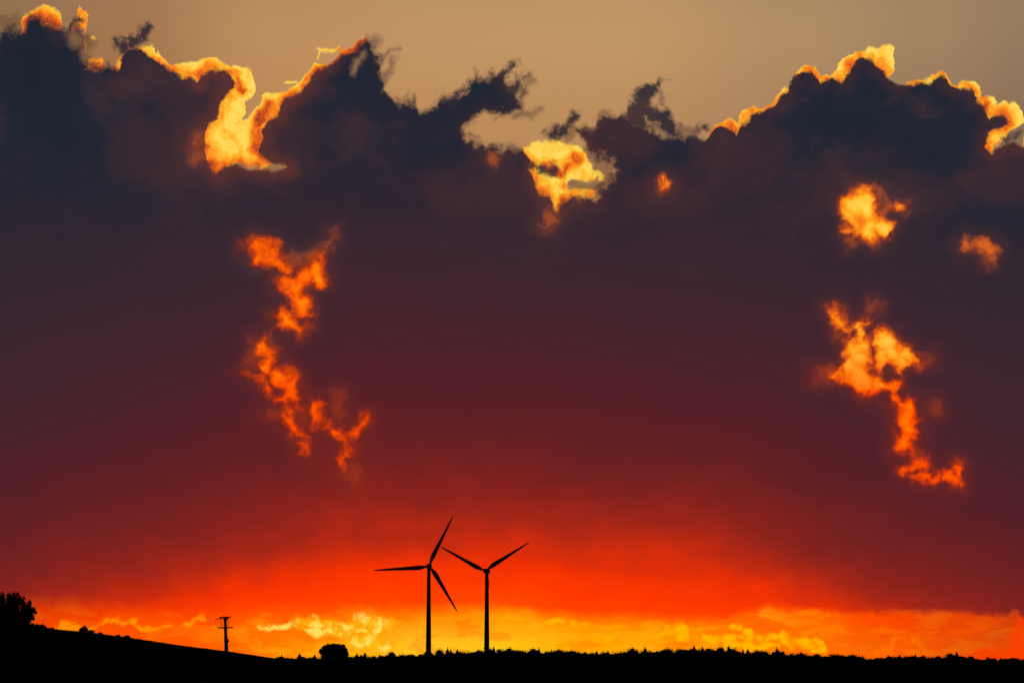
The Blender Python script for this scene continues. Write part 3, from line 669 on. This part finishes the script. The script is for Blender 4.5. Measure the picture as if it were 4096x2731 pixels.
# tall broadleaf tree at the left edge: upright lobes, sky holes
def left_tree():
    rnd = random.Random(7); D0 = 360.0; mpp = D0 / FPX
    c0 = at(-10, 2520, D0); zb = hill_z(c0.x, D0) - .2
    t = root('broadleaf_tree', (c0.x, D0, zb), 'big broadleaf tree with upright lobed crown on the hill, left edge', 'tree')
    lobes = [(8,2398,15,32),(-20,2392,18,34),(38,2396,15,30),(57,2392,9,30),(62,2420,20,34),(79,2400,9,22),(93,2420,11,36),(94,2450,16,30),(118,2413,8,16),(118,2430,7,14),
      (131,2442,13,16),(143,2449,5,7),(128,2463,10,8),(133,2474,5,7),(112,2478,16,12),(25,2435,30,30),(62,2452,26,24),(92,2470,20,16),(104,2492,22,14),(70,2488,34,20),
      (30,2478,34,24),(-15,2440,34,36),(-18,2484,36,26),(-55,2404,22,34),(-85,2420,22,36),(-112,2440,20,34),(-135,2462,18,24),(-70,2460,36,32),(-100,2486,34,22),(3,2505,60,12),(128,2500,12,8),(70,2375,6,10),(106,2440,16,30),(118,2446,12,20),(100,2480,22,22),(120,2466,14,12),(40,2460,44,36)]
    vs, fs = [], []
    lp = []
    for px, py, rx, ry in lobes:
        dep = rnd.uniform(-3.2, 3.2) * (0.35 + .65 * min(1, rx / 30))
        p = at(px, py, D0 + dep) - Vector((c0.x, D0, zb))
        r = (rx * mpp, max(rx, ry * .6) * mpp * 1.1, ry * mpp)
        lp.append(p)
        if min(rx, ry) > 6: core(vs, fs, p, tuple(v * .72 for v in r), rnd)
        leaf_cards(vs, fs, p, r, int(50 + rx * ry * .6), .24, rnd)
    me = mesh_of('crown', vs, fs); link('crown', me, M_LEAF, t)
    bm = bmesh.new()
    tube(bm, [(0,0,-.3),(.05,0,1.0),(-.1,.05,2.2),(0,0,3.4)], [.42,.34,.26,.12], 12)
    for p in lp[::2]:
        tube(bm, [(0,0,1.1 + rnd.uniform(0,.8)), p * .5 + Vector((0,0,.5)), p], [.14,.08,.03], 6)
    from_bm('trunk', bm, M_BARK, t)
left_tree()

# shrubs on the crest
def shrub(px, top, w, label, seed, dist=388.0, spiky=1.0):
    rnd = random.Random(seed); mpp = dist / FPX
    base_y = profile(CREST, px) + 4
    p = at(px, base_y, dist); z = hill_z(p.x, dist) - .05
    h = at(px, top - 5, dist).z - z; hw = w * mpp / 2
    t = root('shrub', (p.x, dist, z), label, 'shrub', 'shrubs on the crest of the left hill')
    vs, fs = [], []
    n = max(3, int(w / 7))
    for k in range(n):
        x = (k + .5) / n * 2 - 1
        hh = h * math.sqrt(max(.12, 1 - x * x * .8)) * rnd.uniform(.75, 1.0)
        c = (x * hw * .8, rnd.uniform(-.4, .4) * hw, hh * .52)
        r = (hw / n * 1.9, hw * .5, hh * .58)
        core(vs, fs, c, tuple(v * .72 for v in r), rnd, 6)
        leaf_cards(vs, fs, c, r, 90, .12, rnd, el=1.3 * spiky)
    link('foliage', mesh_of('foliage', vs, fs), M_LEAF, t)
    bm = bmesh.new()
    for k in range(int(5 + w / 4)):
        a = rnd.uniform(-1, 1)
        e = Vector((a * hw * 1.0, rnd.uniform(-.3, .3) * hw, h * rnd.uniform(.85, 1.12) * math.sqrt(max(.2, 1 - a * a * .7))))
        tube(bm, [(a * hw * .3, 0, -.1), e * .55 + Vector((0, 0, .05)), e], [.035, .02, .008], 5)
    from_bm('stem', bm, M_BARK, t)
shrub(148, 2497, 34, 'low tangled shrub at the foot of the big left tree', 1)
shrub(171, 2497, 26, 'small tufted shrub on the crest just right of the big left tree', 2, spiky=1.5)
shrub(206, 2511, 20, 'tiny low shrub between the tufted shrub and the spiky one', 3)
shrub(335, 2504, 38, 'largest spiky shrub on the hill crest, bristling with twigs', 4, spiky=1.8)
shrub(364, 2520, 26, 'low rounded shrub touching the right side of the largest spiky shrub', 5)
shrub(402, 2531, 16, 'thin tuft of a shrub just right of the rounded one', 6, spiky=1.6)
shrub(472, 2540, 14, 'smallest pointed shrub beside the flat one lower down the crest', 7)
shrub(507, 2540, 22, 'flat topped shrub, lowest and farthest right on the hill crest', 8)

# ------------------------------------------------------------------ the wood along the horizon
FD = 1500.0
TOPS = [(600,2640),(1060,2636),(1090,2632),(1125,2624),(1193,2621),(1260,2622),(1397,2624),(1450,2618),(1560,2615),(1673,2609),(1760,2601),(1850,2600),(1940,2592),(2075,2593),(2200,2594),
 (2310,2601),(2420,2599),(2525,2594),(2590,2598),(2650,2594),(2780,2592),(2900,2586),(2960,2606),(3010,2598),(3110,2600),(3210,2611),(3340,2612),(3420,2617),(3536,2626),(3590,2618),
 (3700,2617),(3790,2619),(3920,2624),(4025,2631),(4096,2633),(4500,2640)]
def wood_ground(x, y): return height_base(x, y) + 1.0
# bulk of the wood behind and between the counted trees
def wood_mass():
    rnd = random.Random(21); vs, fs = [], []
    cols_ = [-420 + 2.5 * k for k in range(460)]
    rows_ = [FD + 6 * k for k in range(16)]
    b0 = []
    def top(x, y):
        px = 2048 + (x / y) * FPX
        z = at(px, profile(TOPS, px) + 21, y).z
        k = min(1, (y - FD + 2) / 12.0)
        n = .9 * mnoise.noise(Vector((x * .11, y * .11, 2))) + .5 * mnoise.noise(Vector((x * .33, y * .33, 7)))
        return (x, y, max(-3, -3 + (z + 3 + n) * k - max(0, y - FD - 50) * .05))
    for y in rows_:
        for x in cols_: vs.append(top(x, y))
    nc = len(cols_)
    for i in range(len(rows_) - 1):
        for j in range(nc - 1): fs.append((i * nc + j, i * nc + j + 1, (i + 1) * nc + j + 1, (i + 1) * nc + j))
    for _ in range(34000):
        x = rnd.uniform(-175, 660); y = rnd.uniform(FD + 3, FD + 40)
        z = top(x, y)[2] + rnd.uniform(-.7, .5)
        s = rnd.uniform(.3, .8); u = Vector((rnd.gauss(0,1), rnd.gauss(0,1), rnd.gauss(0,1))).normalized(); w = u.orthogonal().normalized()
        p = Vector((x, y, z)); n = len(vs)
        vs += [tuple(p - u * s), tuple(p + w * s * .6), tuple(p + u * s), tuple(p - w * s * .6)]; fs.append((n, n + 1, n + 2, n + 3))
    o = link('wood', mesh_of('wood', vs, fs), M_LEAF); o['kind'] = 'stuff'
    tag(o, 'solid dark mass of the far wood beneath its treetops', 'woodland')
wood_mass()

# prototypes, unit size: 10 m tall, drawn as crown and trunk meshes
def conifer_mesh(seed):
    rnd = random.Random(seed); vs, fs = [], []
    tiers = 13; wid = rnd.uniform(2.6, 3.4)
    for k in range(tiers):
        f = k / (tiers - 1); z = 2.0 + 7.7 * f; r = wid * (1 - f) ** .85 + .12
        m_ = 10
        for j in range(m_):
            a = 2 * math.pi * (j + rnd.random()) / m_; l = r * rnd.uniform(.6, 1.15)
            d = Vector((math.cos(a), math.sin(a), 0)); s = Vector((-math.sin(a), math.cos(a), 0)) * rnd.uniform(.25, .45) * (1 - f * .6)
            n = len(vs)
            zt = z + rnd.uniform(-.1, .1)
            vs += [tuple(Vector((0, 0, zt + .25))), tuple(d * l * .6 + s + Vector((0, 0, zt - .1))), tuple(d * l + Vector((0, 0, zt - .35 * l))), tuple(d * l * .6 - s + Vector((0, 0, zt - .1)))]
            fs.append((n, n + 1, n + 2, n + 3))
            vs += [tuple(Vector((0, 0, zt - .5))), tuple(d * l * .5 + s + Vector((0, 0, zt - .3))), tuple(d * l * .9 + Vector((0, 0, zt + .1))), tuple(d * l * .5 - s + Vector((0, 0, zt + .2)))]
            fs.append((n + 4, n + 5, n + 6, n + 7))
    core(vs, fs, (0, 0, 5.4), (wid * .38, wid * .38, 3.6), rnd, 7)
    leaf_cards(vs, fs, (0, 0, 5.0), (wid * .75, wid * .75, 3.2), 60, .5, rnd)
    return mesh_of('crown', vs, fs)
def round_mesh(seed):
    rnd = random.Random(seed); vs, fs = [], []
    for k in range(7):
        a = rnd.uniform(0, 6.28); q = rnd.uniform(.2, 1.5)
        c = (q * math.cos(a), q * math.sin(a), rnd.uniform(5.2, 7.8) - q * .5); r_ = rnd.uniform(1.0, 1.6)
        core(vs, fs, c, (r_ * .75, r_ * .75, r_ * .7), rnd, 7)
        leaf_cards(vs, fs, c, (r_, r_, r_), 55, .55, rnd)
    core(vs, fs, (0, 0, 5.6), (1.8, 1.8, 1.9), rnd, 8)
    leaf_cards(vs, fs, (0, 0, 6.2), (1.7, 1.7, 3.0), 60, .5, rnd)
    return mesh_of('crown', vs, fs)
def trunk_mesh(r_):
    bm = bmesh.new(); tube(bm, [(0,0,-.6),(.04,0,3),(0,.03,6),(0,0,8.2)], [r_, r_ * .8, r_ * .5, .02], 8)
    me = bpy.data.meshes.new('trunk'); bm.to_mesh(me); bm.free(); return me
PROTO = []
for kind, maker, mm, tr in (('conifer', conifer_mesh, M_NEEDLE, .16), ('round', round_mesh, M_LEAF, .22)):
    for s in range(5):
        cme = maker(100 + s); cme.materials.append(mm); tme = trunk_mesh(tr); tme.materials.append(M_BARK)
        PROTO.append((kind, cme, tme))
CON = [p for p in PROTO if p[0] == 'conifer']; RND = [p for p in PROTO if p[0] == 'round']
def segment(px):
    if px < 1270: return 'left of the big round tree'
    if px < 1712: return 'between the big round tree and the left turbine'
    if px < 1945: return 'between the two turbines'
    if px < 2800: return 'right of the right turbine'
    if px < 3400: return 'below the dark red cloud, right of centre'
    return 'near the right edge of the picture'
def wood_tree(px, top_y, kind, rnd, label=None, wide=1.0, dist=None):
    dist = dist or FD - 3 + rnd.uniform(-5, 5)
    p = at(px, top_y, dist)
    zb = height_base(p.x, dist) - .2
    s = (p.z - zb) / (9.75 if kind == 'conifer' else 9.1)
    k, cme, tme = rnd.choice(CON if kind == 'conifer' else RND)
    nm = 'conifer_tree' if kind == 'conifer' else 'deciduous_tree'
    seg = segment(px)
    word = 'narrow pointed treetop' if kind == 'conifer' else 'low rounded treetop'
    o = root(nm, (p.x, dist, zb), label or f'{word} in the far wood {seg}', 'tree', None if label else f'{word}s {seg}', rnd.uniform(0, 6.28))
    o.scale = (wide, wide, s)
    link('crown', cme, None, o); link('trunk', tme, None, o)
rnd = random.Random(5)
named = [(1127,2618,'c','first pointed treetop at the left end of the far wood'),(1198,2611,'c','tallest pointed treetop left of the big round tree'),
 (1258,2616,'c','pointed treetop next to the left side of the big round tree'),(1428,2611,'c','thin pointed treetop just right of the big round tree'),
 (1460,2607,'c','tallest treetop between the big round tree and the pale yellow cloud foot'),(1566,2602,'r','bushy treetop standing up midway from big round tree to left turbine'),
 (1762,2593,'r','rounded treetop first to stand up right of the left turbine tower'),(1790,2589,'c','tallest pointed treetop between the two turbines'),
 (1830,2594,'c','small pointed treetop between the tallest one and the right turbine'),(1975,2583,'c','pointed treetop close to the right foot of the right turbine'),
 (2040,2587,'r','rounded treetop standing up a little way right of the right turbine'),(2130,2589,'r','broad ragged treetop third to stand up right of the right turbine'),
 (2525,2581,'r','dark rounded treetop rising alone beneath the middle of the wood'),(2580,2584,'c','thin spindly treetop right of the lone dark rounded one'),
 (2717,2583,'r','blunt treetop rising left of the highest clump of the wood'),(2776,2578,'c','tall pointed treetop nearest the left side of the highest clump'),
 (2808,2582,'c','slim treetop like a candle just left of the highest clump'),(2836,2586,'r','small peaked treetop touching the left side of the highest clump'),
 (2885,2582,'r','left half of the highest clump in the wood, broad crown'),(2915,2579,'c','pointed treetop on top of the highest clump in the wood'),
 (2932,2580,'r','right end of the highest clump in the wood, steep crown'),(2972,2593,'c','left of the paired spires right of the highest clump'),
 (2991,2592,'c','right of the paired spires right of the highest clump'),(3107,2587,'c','pointed treetop beneath the yellow cloud bank at right'),
 (3203,2601,'r','peaked treetop below the right end of the yellow cloud bank'),(3797,2609,'r','blunt treetop, left of the last tall pair toward the right edge'),
 (3827,2605,'c','tallest pointed treetop toward the right edge of the wood')]
for px, ty, k, lb in named:
    wood_tree(px, ty, 'conifer' if k == 'c' else 'round', rnd, lb, 1.5 if k == 'c' else 1.7)
px = 1104.0
while px < 4120:
    if True:
        k = 'conifer' if rnd.random() < .16 else 'round'
        wood_tree(px, profile(TOPS, px) + (rnd.uniform(-7, 4) if k == 'conifer' else rnd.uniform(-5, 9)), k, rnd, None, rnd.uniform(1.2, 2.6) if k == 'round' else rnd.uniform(1.3, 1.8))
    px += rnd.uniform(8, 22)

# the big round tree
def round_tree():
    rnd = random.Random(31); D0 = 1150.0; mpp = D0 / FPX
    c0 = at(1336, 2640, D0); zb = height_base(c0.x, D0)
    t = root('broadleaf_tree', (c0.x, D0, zb), 'big round domed tree standing out above the treeline, right of the pole', 'tree')
    vs, fs = [], []
    lobes = [(1336,2598,44,24),(1320,2592,30,20),(1352,2593,32,20),(1300,2605,22,22),(1285,2603,10,10),(1374,2608,18,24),(1384,2618,11,16),(1336,2586,16,12),(1372,2584,10,9),(1316,2584,10,9),(1296,2590,10,8),(1336,2618,52,20),(1300,2622,16,12),(1380,2596,9,8),(1345,2581,9,6),(1336,2634,56,16),(1310,2636,34,12),(1366,2636,30,12)]
    lp = []
    for px, py, rx, ry in lobes:
        dep = rnd.uniform(-3, 3)
        p = at(px, py, D0 + dep) - Vector((c0.x, D0, zb)); r = (rx * mpp, max(rx, 20) * mpp, ry * mpp); lp.append(p)
        core(vs, fs, p, tuple(v * .78 for v in r), rnd, 10)
        leaf_cards(vs, fs, p, r, int(150 + rx * ry * .9), .55, rnd)
    link('crown', mesh_of('crown', vs, fs), M_LEAF, t)
    bm = bmesh.new(); tube(bm, [(0,0,-.5),(.1,0,1.5),(0,.1,3)], [.55,.42,.35], 12)
    for p in lp: tube(bm, [(0,0,2.2), p * .5 + Vector((0,0,.4)), p * .98], [.22,.12,.04], 6)
    for _ in range(26):                                      # bare twigs poking out of the crown
        a = rnd.uniform(.1, 3.04); e = Vector((math.cos(a) * 6.9, rnd.uniform(-2, 2), (lp[0].z - 1.4) + math.sin(a) * rnd.uniform(4.7, 5.4)))
        tube(bm, [e * .75 + Vector((0,0,.8)), e], [.08, .03], 4)
    from_bm('trunk', bm, M_BARK, t)
round_tree()

# ------------------------------------------------------------------ wind turbines
def blade_mesh(Lb=40.0):
    bm = bmesh.new(); rings = []
    st = [(0,1.5,.95,0),(1.2,1.5,.92,0),(2.4,1.9,.75,.2),(4.0,2.7,.55,.42),(6,3.5,.42,.36),(8.5,3.45,.36,.28),(13,2.9,.32,.2),(20,2.35,.25,.14),(27,1.8,.18,.09),(33,1.35,.14,.05),(37.5,.95,.10,.03),(39.4,.6,.07,.01),(Lb,.2,.04,0)]
    for z, ch, th, tw in st:
        ring = []
        le = -.5 if z < 1.3 else -.30
        for k in range(16):
            a = 2 * math.pi * k / 16
            x = -(math.cos(a) * .5 + (.5 + le)) * ch
            taper = 1 if z < 2 else (1 - .55 * max(0, math.cos(a)))
            y = math.sin(a) * .5 * th * taper
            ct, s_ = math.cos(tw), math.sin(tw)
            ring.append(bm.verts.new((x * ct - y * s_, x * s_ + y * ct + z * z * -.0006, z)))
        rings.append(ring)
    for a, b in zip(rings, rings[1:]):
        for k in range(16): bm.faces.new((a[k], a[(k + 1) % 16], b[(k + 1) % 16], b[k]))
    bm.faces.new(rings[0][::-1]); bm.faces.new(rings[-1])
    bm.normal_update()
    me = bpy.data.meshes.new('blade'); bm.to_mesh(me); bm.free()
    for p in me.polygons: p.use_smooth = True
    me.materials.append(M_PAINT); return me
BLADE = blade_mesh()
def turbine(hub_px, hub_py, dist, angles, yaw, lens, label, foot_px):
    h = at(hub_px, hub_py, dist)
    zb = height_base(h.x, dist) - 1
    fx = at(foot_px, 2590, dist).x
    t = root('wind_turbine', (fx, dist, zb), label, 'wind turbine', 'wind turbines behind the wood')
    hz = h.z - zb
    bm = bmesh.new()
    tube(bm, [(0,0,0),(0,0,hz * .33),(0,0,hz * .66),(0,0,hz - 1.6)], [2.1,1.85,1.55,1.25], 40)
    for k in (.33, .66):                                   # section flanges
        z = hz * k; r_ = 1.85 if k < .5 else 1.55
        tube(bm, [(0,0,z - .08),(0,0,z + .08)], r_ + .03, 40)
    tw = from_bm('tower', bm, M_PAINT, t, smooth=True)
    tw.data.polygons.foreach_set('use_smooth', [len(p.vertices) == 4 for p in tw.data.polygons])
    bm = bmesh.new(); box(bm, (0, 0, 0), (.06, .9, 2.1)); from_bm('door', bm, M_STEEL, tw, (2.1, 0, 1.6))
    head = Matrix.Translation((h.x - fx, 0, hz)) @ Matrix.Rotation(yaw, 4, 'Z')
    # nacelle: rounded housing behind the hub
    bm = bmesh.new(); rings = []
    for y, w, hh in [(-1.0,1.0,1.0),(-.4,1.5,1.55),(1.5,1.75,1.85),(4.5,1.7,1.8),(7.2,1.45,1.5),(8.6,1.0,1.1),(9.0,.4,.5)]:
        rings.append([bm.verts.new((w * math.copysign(abs(math.cos(a)) ** .6, math.cos(a)), y, hh * math.copysign(abs(math.sin(a)) ** .6, math.sin(a)))) for a in [2 * math.pi * k / 20 for k in range(20)]])
    for a, b in zip(rings, rings[1:]):
        for k in range(20): bm.faces.new((a[k], b[k], b[(k + 1) % 20], a[(k + 1) % 20]))
    bm.faces.new(rings[0]); bm.faces.new(rings[-1][::-1])
    na = from_bm('nacelle', bm, M_PAINT, t); na.matrix_local = head
    bm = bmesh.new(); tube(bm, [(0,7,1.5),(0,7,2.7)], .05, 6); tube(bm, [(-.3,7,2.6),(.3,7,2.6)], .04, 6)
    from_bm('wind_vane', bm, M_STEEL, na)
    # rotor, in front of the tower on the camera's side
    bm = bmesh.new()
    tube(bm, [(0,-1.0,0),(0,-1.5,0),(0,-2.6,0),(0,-3.6,0),(0,-4.2,0),(0,-4.5,0)], [1.7,1.95,2.0,1.7,1.0,.2], 24)
    hb_ = from_bm('hub', bm, M_PAINT, t, smooth=True); hb_.matrix_local = head
    for a, s in zip(angles, lens):
        b = bpy.data.objects.new('blade', BLADE); COL.objects.link(b); b.parent = t
        b.matrix_local = head @ Matrix.Translation((0, -2.5, 0)) @ Matrix.Rotation(-R(a) + R(90), 4, 'Y') @ Matrix.Translation((0,0,.9)) @ Matrix.Diagonal((1, 1, s, 1))
MPP = 1700.0 / FPX
turbine(1716, 2263.5, 1700.0, (64.5, 184.4, 301.8), R(6), (.985, 1.0, .955),
        'left wind turbine, one blade pointing level left, two pointing right', 1714)
turbine(1946, 2283, 1740.0, (151.7, 32.3, 271.5), R(-10), (.965, .96, .96),
        'right wind turbine with blades in a wide V and one down its tower', 1947)

# ------------------------------------------------------------------ pole with crossarms
def pole():
    D0 = 398.0; ox, oy, k = 840.0, 2440.0, 7.84
    base = at(ox + 508 / k, oy + 1300 / k, D0); zb = hill_z(base.x, D0) - .6
    t = root('utility_pole', (base.x, D0, zb), 'stout wooden power pole with two crossarms and hanging leads on the slope', 'utility pole')
    O = Vector((base.x, D0, zb))
    def q(x, y, d=0.0): return at(ox + x / k, oy + y / k, D0 + d) - O
    m = D0 / FPX / k
    bm = bmesh.new()
    b = q(512, 1300); b.z = -.2
    tube(bm, [b, q(505,1100), q(490,700), q(481,400), q(477,200)], [64*m, 54*m, 48*m, 45*m, 42*m], 16)
    p_ = from_bm('post', bm, M_WOOD, t)
    def arm(a, c, th, d):
        bm = bmesh.new(); A_, C_ = q(*a, d), q(*c, d)
        mid_ = (A_ + C_) / 2; ln = (C_ - A_).length
        rot = Matrix.Rotation(-math.atan2(C_.z - A_.z, C_.x - A_.x), 4, 'Y')
        vs_ = box(bm, mid_, (ln, .14, th * m), rot)
        bmesh.ops.bevel(bm, geom=bm.edges[:], offset=.012, segments=1, affect='EDGES')
        return from_bm('crossarm', bm, M_WOOD, t)
    a1 = arm((280,236), (657,206), 38, -.30); a2 = arm((246,548), (712,536), 38, -.30)
    # braces between the arms and the post
    for s, (xa, ya), (xb, yb) in ((1,(400,235),(470,330)),(1,(570,235),(500,330)),(1,(420,560),(470,610)),(1,(545,560),(505,600))):
        bm = bmesh.new(); tube(bm, [q(xa,ya,-.32), q(xb,yb,-.25)], 9*m, 6); from_bm('brace', bm, M_STEEL, t)
    # insulators: stacked porcelain sheds
    def insul(a, c, r_):
        bm = bmesh.new(); A_, C_ = q(*a, -.45), q(*c, -.45); n = 9
        tube(bm, [A_.lerp(C_, i / n) for i in range(n + 1)], [r_ * m * (.6 if i % 2 else 1.0) for i in range(n + 1)], 12)
        from_bm('insulator', bm, M_PORC, t)
    insul((250,258), (192,294), 19); insul((365,236), (316,284), 24); insul((562,232), (530,286), 30)
    insul((420,205), (418,175), 11); insul((500,200), (502,176), 12)
    # leads
    def lead(pts, r_=4.0, d=-.45):
        bm = bmesh.new(); P = [q(*p, d) for p in pts]
        out = []
        for i in range(len(P) - 1):                          # smooth curve through the points
            p0, p1, p2, p3 = P[max(i-1,0)], P[i], P[i+1], P[min(i+2,len(P)-1)]
            for s in range(6):
                u = s / 6
                out.append(.5 * ((2*p1) + (p2-p0)*u + (2*p0-5*p1+4*p2-p3)*u*u + (3*p1-p0-3*p2+p3)*u**3))
        out.append(P[-1]); tube(bm, out, r_ * m, 6); from_bm('lead_wire', bm, M_WIRE, t)
    lead([(285,240),(245,262)], 4); lead([(196,292),(165,320),(158,345),(200,430),(265,495),(330,520),(440,540)])
    lead([(280,300),(270,315),(300,360),(350,420),(400,490),(450,560)], 4)
    lead([(335,280),(345,340),(360,410),(395,480)], 6); lead([(375,300),(420,380),(450,470)], 3)
    lead([(575,260),(592,330),(597,390),(575,450),(530,485)], 6); lead([(548,285),(545,350),(530,430)], 3.5)
    lead([(285,230),(350,205),(405,185),(440,172),(500,178),(560,200)], 4); lead([(405,245),(425,300),(445,340)], 4)
    lead([(545,560),(566,640),(572,760),(568,900)], 3.5); lead([(530,600),(536,720),(540,800),(556,900)], 4)
    # cable box and conduit on the right side
    bm = bmesh.new(); tube(bm, [q(540,880,-.1), q(556,925,-.1), q(574,950,-.1), q(578,975,-.1), q(560,1000,-.1)], [10*m,24*m,30*m,26*m,10*m], 12); from_bm('cable_box', bm, M_STEEL, t)
    bm = bmesh.new(); tube(bm, [q(558,990,-.1), q(560,1120,-.1), q(562,1290,-.1)], [9*m, 10*m, 12*m], 8); from_bm('conduit', bm, M_STEEL, t)
    for y, x in ((1130, 600), (1270, 600), (960, 432), (1110, 432)):
        bm = bmesh.new(); e = (x, y - 14)
        tube(bm, [q(500,y,-.02), q(x,y,-.02), q(e[0],e[1],-.02)], 5*m, 6); from_bm('step_iron', bm, M_STEEL, t)
    # the line running off to the left
    bm = bmesh.new(); A_ = at(ox + 150/k, oy + 335/k, D0 - .45); B_ = at(560, 2560, 520); out = []
    for i in range(25):
        u = i / 24; p = A_.lerp(B_, u); p.z -= 1.2 * 4 * u * (1 - u); out.append(p)
    o0 = out[0].copy()
    tube(bm, [p - o0 for p in out], .008, 5)
    o = from_bm('overhead_wire', bm, M_WIRE, None, o0)
    tag(o, 'thin overhead wire sagging away left from the wooden power pole', 'power line')
pole()
